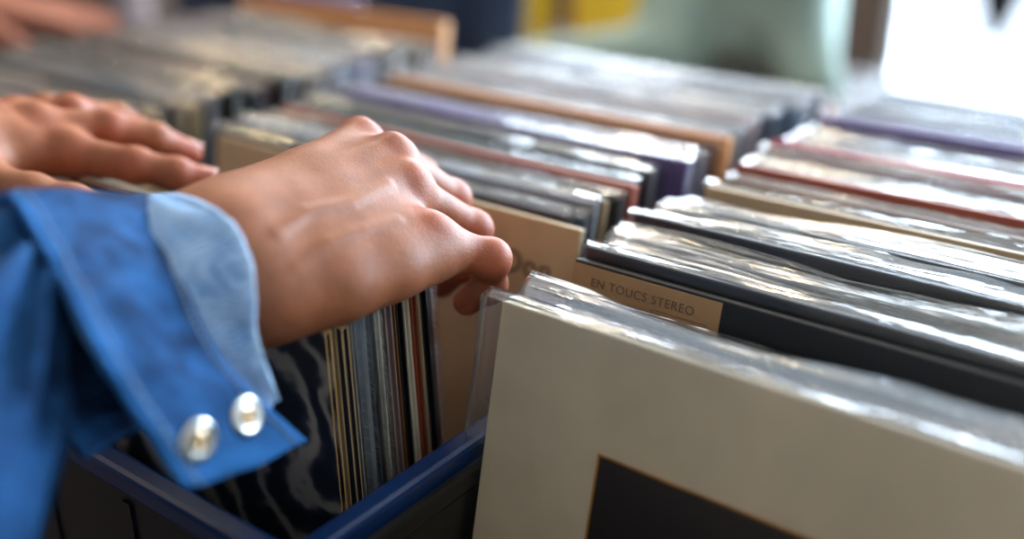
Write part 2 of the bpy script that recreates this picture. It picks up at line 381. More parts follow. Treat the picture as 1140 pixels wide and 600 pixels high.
for i, (y, c, dz, fl, tk) in enumerate(middle):
    rs = random.Random(i*11+3); xl = -.6065+(0 if i == 0 else rs.uniform(-.018, .001))
    nm = NICE.get(c, c)
    lb = 'worn tan record with dark lettering, behind the curled fingers in the blue crate' if i == 0 else f'{nm} record, {ordinal(i)} behind the tan lettered record in the blue crate'
    o = record(xl, y, c, dz, fl, tk, lean=12, label=lb, group='records in the blue crate behind the hand', seed=100+i, bend=1.1, m=PLASTIC_DULL if y > .64 else PLASTIC, plastic=fl > 0, nx=60 if i < 14 else 40, rz=rs.uniform(-.008, .008))
    if i == 0:
        fc = bpy.data.curves.new('lettering', 'FONT'); fc.body = 'Oon'; fc.size = .019; fc.extrude = .00008; fc.space_character = 1.05
        tmp = bpy.data.objects.new('lettering_tmp', fc); C.objects.link(tmp)
        dg = bpy.context.evaluated_depsgraph_get(); me = bpy.data.meshes.new_from_object(tmp.evaluated_get(dg)); bpy.data.objects.remove(tmp)
        me.materials.clear(); me.materials.append(mat('faded_black_ink', (78, 62, 50), .7, .3, 40))
        l2 = link('lettering', me, o); l2.rotation_euler = (R(90), 0, 0); Mi = (Matrix.Translation(o.location) @ o.rotation_euler.to_matrix().to_4x4()).inverted()
        a = Mi @ Vector((0, 0, CAMZ)); d = (Mi @ P(556, 298, k=.3))-a; l2.location = a+d*((-tk/2-.0003-a.y)/d.y)

# --- left crate
left_c = ['cream','grey','silver','mauve','gold','ivory','tan','mauve','silver','gold','charcoal','tan','gold','grey','black','green','black','charcoal','maroon','black','navy','silver','ivory','mauve','silver','steel','silver','lilac','mauve','grey','tan','silver','ivory','tan','grey']
n = len(left_c)
for i, c in enumerate(left_c):
    rs = random.Random(i*5+9); y = .345+i*.0131; nm = NICE.get(c, c)
    record(-1.013+rs.uniform(-.006, .008), y, c, rs.uniform(-.006, .002), rs.uniform(.005, .010), rs.choice((.004, .005, .006)), lean=11, m=PLASTIC_HAZY, seed=300+i, nx=40, bend=1.0,
           label=f'{nm} record, {ordinal(i+1)} from the front of the grey crate on the left', group='records in the grey left crate')
record(-1.012, .812, 'orange', .018, .004, .012, lean=10, seed=360, plastic=False, label='thick orange tan boxed record at the very back of the grey left crate', group='records in the grey left crate')
record(-1.03, .832, 'blue', .026, .010, .006, lean=10, seed=361, nx=40, w=.19, h=.31, label='bright blue sleeve standing behind the orange tan record in the grey left crate', group='records in the grey left crate')

# --- the pack being flipped, upright under the hand; sleeves open to the right
def pack_record(xr, y0, rz, c, tk, edge, inner, dz, label, lean=0, plast=0, seed=0):
    w, h = .315, .3115+dz
    o = empty('vinyl_record', (xr, y0, FLOORZ+.0002+tk/2*abs(math.sin(R(lean)))), (R(-lean), 0, rz)); tag(o, label, 'record', 'records held upright under the right hand')
    e = mat('board_'+'_'.join(map(str, edge)), edge, .65, .25, 90, stretch=(1, 1, .12))
    b = .0007
    bm = bmesh.new()
    bx(bm, -w, 0, -tk/2, -tk/2+b, 0, h, bevel=.0002); bx(bm, -w, 0, tk/2-b, tk/2, 0, h, bevel=.0002); bx(bm, -w, -w+b, -tk/2+b, tk/2-b, 0, h)
    bx(bm, -w+b, -.0005, -tk/2+b, tk/2-b, h-.0007, h-.0001)
    cm = cmats(c)[0] if isinstance(c, str) else c
    for f in bm.faces: f.material_index = 0 if abs(f.normal.y) > .8 else 1
    frombm('jacket', bm, [cm, e], o)
    bm = bmesh.new(); bx(bm, -w+.003, -.0022, -tk/2+b*1.1, tk/2-b*1.1, .001, h-.002, bevel=.0003)
    frombm('inner_sleeve', bm, mat('inner_'+'_'.join(map(str, inner)), inner, .6, .2, 80, stretch=(1, 1, .1)), o)
    if plast:
        V, F = [], []
        rs = random.Random(seed); q = [rs.uniform(0, 60) for _ in range(3)]
        for side in (-1, 1):
            base = len(V)
            for iz in range(25):
                z = .004+(h+.004)*iz/24
                for ix in range(9):
                    s = ix/8; x = -.03+s*(.03+plast*(.8+.5*noise.noise(Vector((q[0], z*30, side)))))
                    out = max(0, x)/plast
                    y = side*(tk/2+.0006)*(1-.5*out)+.0016*out*noise.noise(Vector((q[1]+x*40, z*26, side*3)))
                    V.append((x, y, z))
            for iz in range(24):
                for ix in range(8):
                    a = base+iz*9+ix; F.append((a, a+1, a+10, a+9))
        mesh('plastic_sleeve', V, F, PLASTIC, o, True)
    return o
# marbled front cover
mb = bpy.data.materials.new('marbled_cover'); nt, N, L, b = nodes(mb)
tc = N.new('ShaderNodeTexCoord'); mp = N.new('ShaderNodeMapping'); mp.inputs['Rotation'].default_value = (0, R(35), 0); L.new(tc.outputs['Object'], mp.inputs[0])
wv = N.new('ShaderNodeTexWave'); wv.inputs['Scale'].default_value = 9; wv.inputs['Distortion'].default_value = 14; wv.inputs['Detail'].default_value = 4; wv.inputs['Detail Scale'].default_value = 1.5
L.new(mp.outputs[0], wv.inputs[0]); rp = N.new('ShaderNodeValToRGB')
rp.color_ramp.elements[0].color = lin((30, 36, 48)); rp.color_ramp.elements[0].position = .25; rp.color_ramp.elements[1].color = lin((150, 144, 138)); rp.color_ramp.elements[1].position = .95
e_ = rp.color_ramp.elements.new(.6); e_.color = lin((58, 66, 78))
L.new(wv.outputs[0], rp.inputs[0]); L.new(rp.outputs[0], b.inputs['Base Color']); b.inputs['Roughness'].default_value = .4
pack = [(mb,.0036,(206,160,100),(60,52,46),0),('tan',.0036,(196,164,116),(30,28,28),0),('navy',.0044,(204,170,120),(112,100,86),0),('grey',.003,(176,172,160),(150,148,140),0),
        ('silver',.0066,(120,128,136),(96,106,116),.006),('black',.0052,(14,14,15),(8,8,9),0),('ivory',.0036,(206,196,168),(70,66,60),.004),('black',.0042,(24,24,26),(12,12,12),0),
        ('mauve',.0046,(156,140,136),(120,104,100),0),('brown',.0034,(140,92,54),(196,150,84),0),('black',.0044,(20,18,18),(12,12,12),0),('ivory',.0036,(214,206,184),(192,160,110),0),
        ('rust',.0034,(104,54,30),(84,44,26),0),('cream',.0038,(172,150,112),(120,100,74),0),('black',.0046,(16,16,18),(10,10,11),0),('mauve',.0036,(150,124,112),(120,96,90),.006)]
PK = ['dark marbled','tan','dark navy','grey','silver plastic wrapped','glossy black','ivory','black edged','mauve grey','brown','matt black','pale ivory','rust orange','cream','deep black','dusky mauve plastic wrapped']
y = .2755
for i, (c, tk, ed, inn, pl) in enumerate(pack):
    rs = random.Random(i+50); ln = -1.0-.15*i
    lb = 'dark marbled record at the front of the pack under the right hand' if i == 0 else f'{PK[i]} record, {ordinal(i)} behind the dark marbled one under the right hand'
    pack_record(-.3105+rs.uniform(-.0022, .0016)-.0002*i, y+tk/2+.315*math.sin(R(-ln))*1.0, -.0035*i, c, tk, ed, inn, .0005+rs.uniform(-.003, .002), lb, lean=ln, plast=pl, seed=i)
    y += tk+.0006

# ------------------------------------------------------------------ skin
def skin_mat(name, base, red):
    m = bpy.data.materials.new(name); nt, N, L, b = nodes(m)
    at = N.new('ShaderNodeAttribute'); at.attribute_name = 'tint'; sp = N.new('ShaderNodeSeparateColor'); L.new(at.outputs['Color'], sp.inputs[0])
    tc = N.new('ShaderNodeTexCoord')
    n = N.new('ShaderNodeTexNoise'); n.inputs['Scale'].default_value = 90; n.inputs['Detail'].default_value = 5; L.new(tc.outputs['Object'], n.inputs[0])
    mx = N.new('ShaderNodeMix'); mx.data_type = 'RGBA'; mx.inputs[6].default_value = lin(base); mx.inputs[7].default_value = lin(red); L.new(sp.outputs[0], mx.inputs[0])
    m2 = N.new('ShaderNodeMix'); m2.data_type = 'RGBA'; m2.blend_type = 'MULTIPLY'; m2.inputs[0].default_value = .45; L.new(mx.outputs[2], m2.inputs[6])
    rp = N.new('ShaderNodeValToRGB'); rp.color_ramp.elements[0].color = (.55, .5, .48, 1); rp.color_ramp.elements[0].position = .32; rp.color_ramp.elements[1].color = (1.1, 1.08, 1.05, 1); rp.color_ramp.elements[1].position = .66
    L.new(n.outputs[0], rp.inputs[0]); L.new(rp.outputs[0], m2.inputs[7]); L.new(m2.outputs[2], b.inputs['Base Color'])
    b.inputs['Roughness'].default_value = .55; b.inputs['Specular IOR Level'].default_value = .3
    b.inputs['Subsurface Weight'].default_value = .12; b.inputs['Subsurface Radius'].default_value = (1, .35, .2); b.inputs['Subsurface Scale'].default_value = .006
    v = N.new('ShaderNodeTexVoronoi'); v.inputs['Scale'].default_value = 900; L.new(tc.outputs['Object'], v.inputs[0])
    n3 = N.new('ShaderNodeTexNoise'); n3.inputs['Scale'].default_value = 350; n3.inputs['Detail'].default_value = 4; L.new(tc.outputs['Object'], n3.inputs[0])
    ad = N.new('ShaderNodeMath'); ad.operation = 'ADD'; L.new(v.outputs[0], ad.inputs[0]); L.new(n3.outputs[0], ad.inputs[1])
    bp = N.new('ShaderNodeBump'); bp.inputs['Strength'].default_value = .16; bp.inputs['Distance'].default_value = .0006; L.new(ad.outputs[0], bp.inputs['Height']); L.new(bp.outputs[0], b.inputs['Normal'])
    return m
SKIN = skin_mat('skin_tanned', (148, 90, 60), (180, 84, 62))
SKIN2 = skin_mat('skin_fair', (184, 120, 100), (190, 100, 86))
NAILM = mat('fingernail', (186, 122, 102), .45, .08, 60)
HAIRM = mat('dark_hair', (38, 28, 22), .5, .3, 60, bump=.6, bscale=90, stretch=(1, 1, .2))

def bodymesh(name, fields, mats, parent=None, tints=None):
    V, F, off = [], [], 0
    for D, lo, res in fields:
        v, f = nets(D, lo, res); V.append(v); F.append(f+off); off += len(v)
    V = np.concatenate(V); F = np.concatenate(F)
    o = mesh(name, V, F, mats, parent, True)
    if tints is not None:
        t = np.zeros(len(V))
        for p, r, s in tints: t = np.maximum(t, s*np.exp(-((V-np.array(p))**2).sum(1)/r**2))
        ca = o.data.color_attributes.new('tint', 'FLOAT_COLOR', 'POINT')
        ca.data.foreach_set('color', np.stack([t, t, t, np.ones_like(t)], 1).ravel())
    return o

def nail(parent, base, tip, dors, r, m=None):
    """thin curved plate on the back of the last joint"""
    a, b = Vector(base), Vector(tip); d = (b-a).normalized(); n_ = Vector(dors); n_ = (n_-d*n_.dot(d)).normalized(); s = d.cross(n_)
    V, F = [], []
    L_, W_ = r*1.5, r*1.35
    for i in range(7):
        for j in range(7):
            u, v = i/6*2-1, j/6*2-1
            if u*u+v*v > 1: k_ = 1/max(abs(u), abs(v))*0+1/math.sqrt(u*u+v*v); k_ = (k_+1)/2; u, v = u*k_, v*k_
            ang = v*.75
            V.append(b+d*(u*L_*.55-r*.15)+n_*(r*1.03*math.cos(ang)-.02*r*u*u)+s*(r*1.0*math.sin(ang)))
    for i in range(6):
        for j in range(6):
            q = i*7+j; F.append((q, q+1, q+8, q+7))
    o = mesh('fingernail', V, F, m or NAILM, parent, True)
    md = o.modifiers.new('thickness', 'SOLIDIFY'); md.thickness = .0005; md.offset = 0
    return o

# right hand: metacarpals, knuckles, fingers
rh = {
 'ulna': P(272, 330, k=.185)+Vector((-.009, 0, 0)), 'rad': P(252, 268, k=.164)+Vector((-.008, .002, 0)),
 'pM': P(474, 268, k=.184), 'rM': P(452, 216, k=.171), 'mM': P(434, 182, k=.160), 'iM': P(398, 163, k=.158)}
pinky = [rh['pM'], P(546, 288, k=.1975), P(544, 318, k=.2155), P(520, 336, k=.228)]
ring = [rh['rM'], P(526, 256, k=.198), P(514, 294, k=.221), P(491, 317, k=.238)]
midf = [rh['mM'], P(502, 222, k=.189), P(496, 262, k=.214), P(480, 300, k=.236)]
idxf = [rh['iM'], P(466, 196, k=.183), P(470, 240, k=.211), P(462, 280, k=.234)]
thumb = [Vector((-.372, .295, CAMZ-.172)), Vector((-.398, .318, CAMZ-.178)), Vector((-.418, .338, CAMZ-.184)), Vector((-.425, .358, CAMZ-.189))]
elbR = Vector((-.372, -.03, CAMZ-.19)); shR = Vector((-.43, -.2, 1.335))
lo = (-.46, .10, CAMZ-.28); hi = (-.25, .47, CAMZ-.10)
F1 = Field(lo, hi, .00125); D = F1.D
foreU = elbR.lerp(rh['ulna'], .42)+Vector((-.012, 0, .01)); foreR = elbR.lerp(rh['rad'], .42)+Vector((-.012, 0, .004))
# forearm and wrist
chain(F1, D, [foreU, rh['ulna']], [.019, .0170], .02); chain(F1, D, [foreR, rh['rad']], [.022, .0170], .025)
mid_w = (rh['ulna']+rh['rad'])/2; chain(F1, D, [foreU.lerp(foreR, .5), mid_w], [.022, .0185], .02)
# palm: four metacarpals + heel of the hand
for a, b, r1, r2 in ((mid_w.lerp(rh['ulna'], .75), rh['pM'], .0175, .0108), (mid_w.lerp(rh['ulna'], .3), rh['rM'], .0180, .0118), (mid_w.lerp(rh['rad'], .3), rh['mM'], .0180, .0122), (mid_w.lerp(rh['rad'], .8), rh['iM'], .0180, .0120)):
    chain(F1, D, [a, Vector(a).lerp(b, .55), b], [r1, (r1+r2)/2*1.02, r2], .022)
chain(F1, D, [rh['rM'].lerp(rh['pM'], .5).lerp(mid_w, .25)+Vector((-.004, 0, -.001)), rh['rM'].lerp(rh['pM'], .5).lerp(mid_w, .6)], [.0115, .016], .02)
chain(F1, D, [P(306, 334, k=.186), P(376, 320, k=.187), P(438, 302, k=.188), P(494, 285, k=.191)], [.0165, .0150, .0125, .0095], .022)      # hypothenar
chain(F1, D, [thumb[0]+Vector((.012, -.025, .004)), thumb[0], thumb[1]], [.017, .017, .013], .016)                 # thenar
chain(F1, D, [P(400, 250, k=.178)+Vector((-.02, .01, -.006)), P(440, 240, k=.180)+Vector((-.02, .01, -.006))], [.014, .013], .02)  # palm flesh
def blur(D, n):
    D = np.clip(D, -.03, .03)
    for _ in range(n):
        for ax in range(3):
            E = D.copy(); a = [slice(None)]*3; b = [slice(None)]*3; c = [slice(None)]*3
            a[ax], b[ax], c[ax] = slice(0, -2), slice(1, -1), slice(2, None)
            E[tuple(b)] = .25*D[tuple(a)]+.5*D[tuple(b)]+.25*D[tuple(c)]; D = E
    return D
D = blur(D, 22)-.0006
palm = D.copy(); out = D.copy()
def finger(F, palm, out, pts, rads, k=.007):
    bl = F.block(pts, rads, .02); xyz = F.xyz(bl); d = None
    for i in range(len(pts)-1):
        e = capd(xyz, pts[i], pts[i+1], rads[i], rads[i+1]); d = e if d is None else smin(d, e, .004)
    for i, g in ((1, 1.06), (2, 1.03)):
        if len(pts) > 3: d = smin(d, np.sqrt(sum((c-float(p))**2 for c, p in zip(xyz, pts[i])))-rads[i]*g, .004)
    cb = smin(palm[bl], d, k); out[bl] = smin(out[bl], cb, .00002+.0018*np.clip((palm[bl]-cb)/.0012, 0, 1))
finger(F1, palm, out, pinky, [.0105, .0092, .0085, .0073])
finger(F1, palm, out, ring, [.0118, .0098, .0088, .0074])
finger(F1, palm, out, midf, [.0122, .0102, .0090, .0076])
finger(F1, palm, out, idxf, [.0120, .0100, .0088, .0074])
finger(F1, palm, out, thumb, [.0140, .0120, .0105, .0088])
up = Vector((.25, -.1, 1)).normalized()
for key, q in (('pM', .0085), ('rM', .0095), ('mM', .0095), ('iM', .0095)):   # knuckles
    c = rh[key]+up*.0038+Vector((.001, .002, 0)); bl = F1.block([c], [q], .012)
    out[bl] = smin(out[bl], np.sqrt(sum((a-float(p))**2 for a, p in zip(F1.xyz(bl), c)))-q, .007)
def ridge(p, q, lift, r1, r2, k=.009):                                          # tendons and veins just under the skin
    a, b = Vector(p)+up*lift, Vector(q)+up*lift
    chain(F1, out, [a, a.lerp(b, .5)-up*.0008, b], [r1, r1, r2], k)
ridge(mid_w.lerp(rh['ulna'], .1), rh['rM'], .0125, .0030, .0022); ridge(mid_w.lerp(rh['rad'], .3), rh['mM'], .0128, .0034, .0024)
ridge(mid_w.lerp(rh['rad'], .6), rh['iM'], .0122, .0034, .0024); ridge(mid_w.lerp(rh['ulna'], .5), rh['pM'], .0095, .0030, .0022)
for q in (((306, 262), (340, 238), (388, 228), (430, 208)), ((326, 300), (366, 272), (404, 258), (440, 250))):   # veins lie on the surface the eye meets
    pts = []
    for a in q:
        e = Vector((0, 0, CAMZ)); d = (P(*a, k=.2)-e).normalized(); t = .40
        while t < .62:
            i = [int((v-l)/F1.res) for v, l in zip(e+d*t, F1.lo)]
            if all(0 <= a_ < n_ for a_, n_ in zip(i, F1.n)) and out[tuple(i)] < 0: break
            t += .0008
        pts.append(e+d*(t+(.0050 if a in (q[0], q[-1]) else .0031)))
    chain(F1, out, pts, [.0015]*len(pts), .005)
yy = F1.ax[1][None, :, None]; F1.D = np.maximum(out, (.214-yy).astype(np.float32))
# left hand
lh = {'w': P(-48, 168, k=.168), 'i': P(78, 172, k=.176), 'm': P(40, 143, k=.163), 'r': P(18, 136, k=.164), 'p': P(-2, 132, k=.170)}
lidx = [lh['i'], P(150, 184, k=.182), P(196, 193, k=.188), P(229, 200, k=.194)]
lmid = [lh['m'], P(120, 142, k=.168), P(172, 154, k=.178), P(212, 170, k=.191)]
lrin = [lh['r'], P(78, 124, k=.162), P(128, 131, k=.172), P(176, 152, k=.187)]
lpin = [lh['p'], P(50, 120, k=.168), P(86, 124, k=.178), P(118, 136, k=.190)]
lthu = [P(-20, 208, k=.178), P(36, 220, k=.182), P(80, 228, k=.186), P(112, 236, k=.189)]
lo2 = np.min([np.array(p) for p in list(lh.values())+lidx+lmid+lrin+lpin+lthu], 0)-.05; hi2 = np.max([np.array(p) for p in list(lh.values())+lidx+lmid+lrin+lpin+lthu], 0)+.04
elbL = Vector((-.77, .0, 1.09)); shL = Vector((-.80, -.2, 1.335))
F2 = Field(lo2-np.array((.05, .05, 0)), hi2, .0018); D = F2.D
fw = lh['w'].lerp(elbL, .35)
chain(F2, D, [fw, lh['w']], [.030, .023], .01)
for kx, r in (('i', .0120), ('m', .0122), ('r', .0118), ('p', .0108)):
    chain(F2, D, [lh['w'], lh['w'].lerp(lh[kx], .5), lh[kx]], [.021, .0155, r], .014)
chain(F2, D, [lh['w'], lthu[0]], [.018, .0145], .016)
palm = D.copy(); out = D.copy()
for pts, r in ((lidx, 1.0), (lmid, 1.02), (lrin, .98), (lpin, .87)): finger(F2, palm, out, pts, [.0118*r, .0098*r, .0088*r, .0074*r])
finger(F2, palm, out, lthu, [.0145, .0120, .0105, .0088])
for kx in 'imr':
    c = lh[kx]+Vector((0, 0, .005)); bl = F2.block([c], [.0095], .012); out[bl] = smin(out[bl], np.sqrt(sum((a-float(p))**2 for a, p in zip(F2.xyz(bl), c)))-.0095, .008)
F2.D = out

# ------------------------------------------------------------------ whole people
def figure(J, res=.009, hands=True, rs=1.0):
    """skin, shirt, trousers, hair fields of a standing figure from its joints"""
    pts = np.array([np.array(v) for k, v in J.items() if k not in ('face', 'cut')]); lo, hi = pts.min(0)-.24, pts.max(0)+.26
    lo[2] = max(lo[2], -.02)
    S = Field(lo, hi, res); T = Field(lo, hi, res); L_ = Field(lo, hi, res); H = Field(lo, hi, res)
    pel, che, nek, hd = J['pelvis'], J['chest'], J['neck'], J['head']
    f = J['face']; side = Vector((-f.y, f.x, 0)).normalized()
    def torso(Fd, g, D):
        for s in (-1, 1):
            chain(Fd, D, [pel+side*s*.075, che+side*s*.085, che+side*s*.09+Vector((0, 0, .14))], [.105*rs+g, .10*rs+g, .085*rs+g], .09)
        chain(Fd, D, [pel, che], [.11*rs+g, .11*rs+g], .05)
        chain(Fd, D, [J['shL'], J['shR']], [.062*rs+g, .062*rs+g], .07)
    torso(S, 0, S.D); torso(T, .016, T.D)
    chain(S, S.D, [che+Vector((0, 0, .16)), nek, hd-Vector((0, 0, .06))], [.06, .052, .055], .04)
    # head with brow, nose, mouth, chin, ears
    ellip(S, S.D, hd+f*-.008+Vector((0, 0, .02)), (.083, .083, .098), .02)
    chain(S, S.D, [hd+f*.045-Vector((0, 0, .03)), hd+f*.062-Vector((0, 0, .082))], [.052, .030], .03)
    chain(S, S.D, [hd+f*.085+Vector((0, 0, .01)), hd+f*.108-Vector((0, 0, .028))], [.009, .013], .01)
    chain(S, S.D, [hd+f*.088-side*.018-Vector((0, 0, .058)), hd+f*.088+side*.018-Vector((0, 0, .058))], [.008, .008], .006)
    for s in (-1, 1):
        chain(S, S.D, [hd+f*.078+side*s*.016+Vector((0, 0, .025)), hd+f*.070+side*s*.045+Vector((0, 0, .025))], [.010, .009], .012)
        ellip(S, S.D, hd+side*s*.086-Vector((0, 0, .004)), (.014, .02, .032), .008)
    ellip(H, H.D, hd-f*.018+Vector((0, 0, .045)), (.095, .095, .092), .02)
    for a in 'LR':
        sh, el, wr = J['sh'+a], J['el'+a], J['wr'+a]
        chain(S, S.D, [sh, el, wr], [.05*rs, .040*rs, .027*rs], .03)
        chain(T, T.D, [sh, el, el.lerp(wr, J.get('cut', .92))], [.066*rs, .058*rs, .046*rs] if J.get('cut', .92) > .5 else [.066*rs, .06*rs, .06*rs], .03)
        hp, kn, an, to = J['hip'+a], J['kn'+a], J['an'+a], J['to'+a]
        chain(S, S.D, [hp, kn, an], [.082*rs, .056*rs, .038*rs], .04); chain(S, S.D, [an+Vector((0, 0, -.03)), to], [.036, .028], .02)
        chain(L_, L_.D, [hp, kn, an+Vector((0, 0, .0))], [.098*rs, .075*rs, .062*rs], .04)
    chain(L_, L_.D, [J['hipL'], J['hipR']], [.10*rs, .10*rs], .06)
    return S, T, L_, H
def stand(x, y, ang, hgt=1.72):
    """joints of a relaxed standing figure facing ANG (0 = towards -Y)"""
    f = Vector((math.sin(ang), -math.cos(ang), 0)); s = Vector((-f.y, f.x, 0)); o = Vector((x, y, 0)); k = hgt/1.72; z = lambda v: Vector((0, 0, v*k))
    J = dict(pelvis=o+z(.94), chest=o+z(1.22), neck=o+z(1.47), head=o+f*.02+z(1.61), face=f)
    for a, m in (('L', 1), ('R', -1)):
        J['sh'+a] = o+s*m*.18+z(1.40); J['el'+a] = o+s*m*.24-f*.02+z(1.10); J['wr'+a] = o+s*m*.25+f*.06+z(.87)
        J['hip'+a] = o+s*m*.09+z(.92); J['kn'+a] = o+s*m*.10+f*.015+z(.49); J['an'+a] = o+s*m*.105+z(.085); J['to'+a] = o+s*m*.12+f*.15+z(.035)
    return J
def hand_pts(wr, d, nrm, side, curl=.35):
    """finger chains of a relaxed hand at wrist WR pointing D, back of the hand NRM, thumb towards SIDE"""
    d, nrm, side = Vector(d).normalized(), Vector(nrm).normalized(), Vector(side).normalized(); out = []
    for i, (sp, L_) in enumerate(((.030, .072), (.010, .080), (-.010, .074), (-.029, .058))):
        a = wr+d*.085+side*sp; p = [a]
        for j, fr in enumerate((.45, .30, .25)):
            c = curl*(j+1); p.append(p[-1]+(d*math.cos(c)-nrm*math.sin(c)+side*sp*3)*L_*fr)
        out.append(p)
    t0 = wr+d*.03+side*.03
    out.append([t0, t0+(d*.7+side*.7-nrm*.2)*.035, t0+(d*1.7+side*1.1-nrm*.6)*.035, t0+(d*2.5+side*1.2-nrm*1.0)*.035])
    return out
def hand_into(S, wr, fingers):
    for p in fingers[:4]:
        chain(S, S.D, [wr, p[0]], [.021, .0125], .012)
        chain(S, S.D, p, [.0120, .0102, .0092, .0078], .004)
    chain(S, S.D, [wr]+fingers[4], [.02, .016, .0135, .012, .0095], .008)

# the browser in the denim jacket
J = stand(-.615, -.24, math.pi, 1.74)
J['cut'] = .62
J.update(shL=shL, shR=shR, elL=elbL, elR=elbR, wrL=lh['w'], wrR=mid_w, chest=Vector((-.615, -.235, 1.18)), neck=Vector((-.615, -.20, 1.42)), head=Vector((-.605, -.15, 1.565)))
S, T, LG, H = figure(J, .009)
# keep the coarse body out of the finely built forearms (they meet it inside the sleeves)
for Fx in (S, T):
    yy = Fx.ax[1][None, :, None]
    cutY = .03
    xx = Fx.ax[0][:, None, None]
    Fx.D[:] = np.maximum(Fx.D, np.where(xx > -.56, yy-cutY, yy-(.20 if Fx is S else .3)).astype(np.float32))
tints = [(rh[k_]+up*.010, .011, .55) for k_ in ('pM', 'rM', 'mM', 'iM')]+[(p, .017, .6) for p in (pinky[1], pinky[3], ring[1], ring[3], midf[1], idxf[1])]+[(pinky[2], .014, .4), (ring[2], .016, .6)]
tints += [(p[3], .02, .7) for p in (lidx, lmid, lrin)]+[(p[1], .016, .5) for p in (lidx, lmid, lrin)]+[(lh[k_], .02, .4) for k_ in 'imr']
person = bodymesh('person', [(F1.D, F1.lo, F1.res), (F2.D, F2.lo, F2.res), (S.D, S.lo, S.res)], SKIN, None, tints)
tag(person, 'person in a blue denim jacket flipping through the records with both hands', 'person')
for p, r in ((pinky, .0068), (ring, .0074), (midf, .0076), (idxf, .0074)):
    d1, d2 = (p[2]-p[1]).normalized(), (p[3]-p[2]).normalized(); nail(person, p[2], p[3], d1-d2+Vector((0.0, .3, -.1)), r)
for p, r in ((lidx, .0074), (lmid, .0075), (lrin, .0073), (lpin, .0065)): nail(person, p[2], p[3], Vector((0, 0, 1)), r)
v_, f_ = nets(H.D, H.lo, H.res); mesh('hair', v_, f_, HAIRM, person, True)
v_, f_ = nets(LG.D, LG.lo, LG.res); mesh('trousers', v_, f_, mat('black_trousers', (30, 30, 36), .8, .1, 40), person, True)
for sgn in (-1, 1):
    bm = bmesh.new(); bmesh.ops.create_uvsphere(bm, u_segments=16, v_segments=10, radius=.012)
    o = frombm('eye', bm, mat('eye_white', (220, 216, 210), .2, .03, 20), person, True); o.location = J['head']+J['face']*.070+Vector((sgn*.031, 0, .008))

# ------------------------------------------------------------------ denim
def denim_mat(name, dark, light):
    m = bpy.data.materials.new(name); nt, N, L, b = nodes(m)
    at = N.new('ShaderNodeAttribute'); at.attribute_name = 'tint'; sp = N.new('ShaderNodeSeparateColor'); L.new(at.outputs['Color'], sp.inputs[0])
    tc = N.new('ShaderNodeTexCoord')
    n = N.new('ShaderNodeTexNoise'); n.inputs['Scale'].default_value = 55; n.inputs['Detail'].default_value = 6; n.inputs['Roughness'].default_value = .65; L.new(tc.outputs['Object'], n.inputs[0])
    mp = N.new('ShaderNodeMapping'); mp.inputs['Rotation'].default_value = (R(20), R(30), R(40)); L.new(tc.outputs['Object'], mp.inputs[0])
    wv = N.new('ShaderNodeTexWave'); wv.inputs['Scale'].default_value = 330; wv.inputs['Distortion'].default_value = 1.5; wv.inputs['Detail'].default_value = 2; L.new(mp.outputs[0], wv.inputs[0])
    s = N.new('ShaderNodeMath'); s.operation = 'MULTIPLY_ADD'; s.inputs[1].default_value = .75; L.new(n.outputs[0], s.inputs[0]); L.new(sp.outputs[0], s.inputs[2])
    s2 = N.new('ShaderNodeMath'); s2.operation = 'MULTIPLY_ADD'; s2.inputs[1].default_value = .16; L.new(wv.outputs[0], s2.inputs[0]); L.new(s.outputs[0], s2.inputs[2])
    rp = N.new('ShaderNodeValToRGB'); rp.color_ramp.elements[0].position = .36; rp.color_ramp.elements[0].color = lin(dark); rp.color_ramp.elements[1].position = 1.0; rp.color_ramp.elements[1].color = lin(light)
    L.new(s2.outputs[0], rp.inputs[0]); L.new(rp.outputs[0], b.inputs['Base Color']); b.inputs['Roughness'].default_value = .85; b.inputs['Specular IOR Level'].default_value = .15
    ad = N.new('ShaderNodeMath'); ad.operation = 'MULTIPLY_ADD'; ad.inputs[1].default_value = 2.0; L.new(n.outputs[0], ad.inputs[0]); L.new(wv.outputs[0], ad.inputs[2])
    bp = N.new('ShaderNodeBump'); bp.inputs['Strength'].default_value = .45; bp.inputs['Distance'].default_value = .0008; L.new(ad.outputs[0], bp.inputs['Height']); L.new(bp.outputs[0], b.inputs['Normal'])
    return m
DENIM = denim_mat('denim_blue', (4, 24, 54), (42, 100, 160))
DENIML = denim_mat('denim_pale', (84, 126, 178), (182, 210, 240))
def set_tint(o, t):
    ca = o.data.color_attributes.new('tint', 'FLOAT_COLOR', 'POINT'); t = np.clip(np.array(t, float), 0, 1)
    ca.data.foreach_set('color', np.stack([t, t, t, np.ones_like(t)], 1).ravel())
def loft(A, B, nu, nv, wrinkle, bulge=0, ctr=None):
    a, b = crom(A, nu), crom(B, nu); V = []
    for i in range(nu):
        for j in range(nv):
            s = j/(nv-1); p = a[i]*(1-s)+b[i]*s
            if ctr is not None:
                r = p-np.array(ctr); r[1] = 0; rn = np.linalg.norm(r)+1e-9; rd = r/rn
                p = p+rd*(bulge*math.sin(math.pi*s)+wrinkle(i/(nu-1), s))
            V.append(p)
    F = [(i*nv+j, (i+1)*nv+j, (i+1)*nv+j+1, i*nv+j+1) for i in range(nu-1) for j in range(nv-1)]
    return V, F
ctr = (-.345, .2, CAMZ-.18)
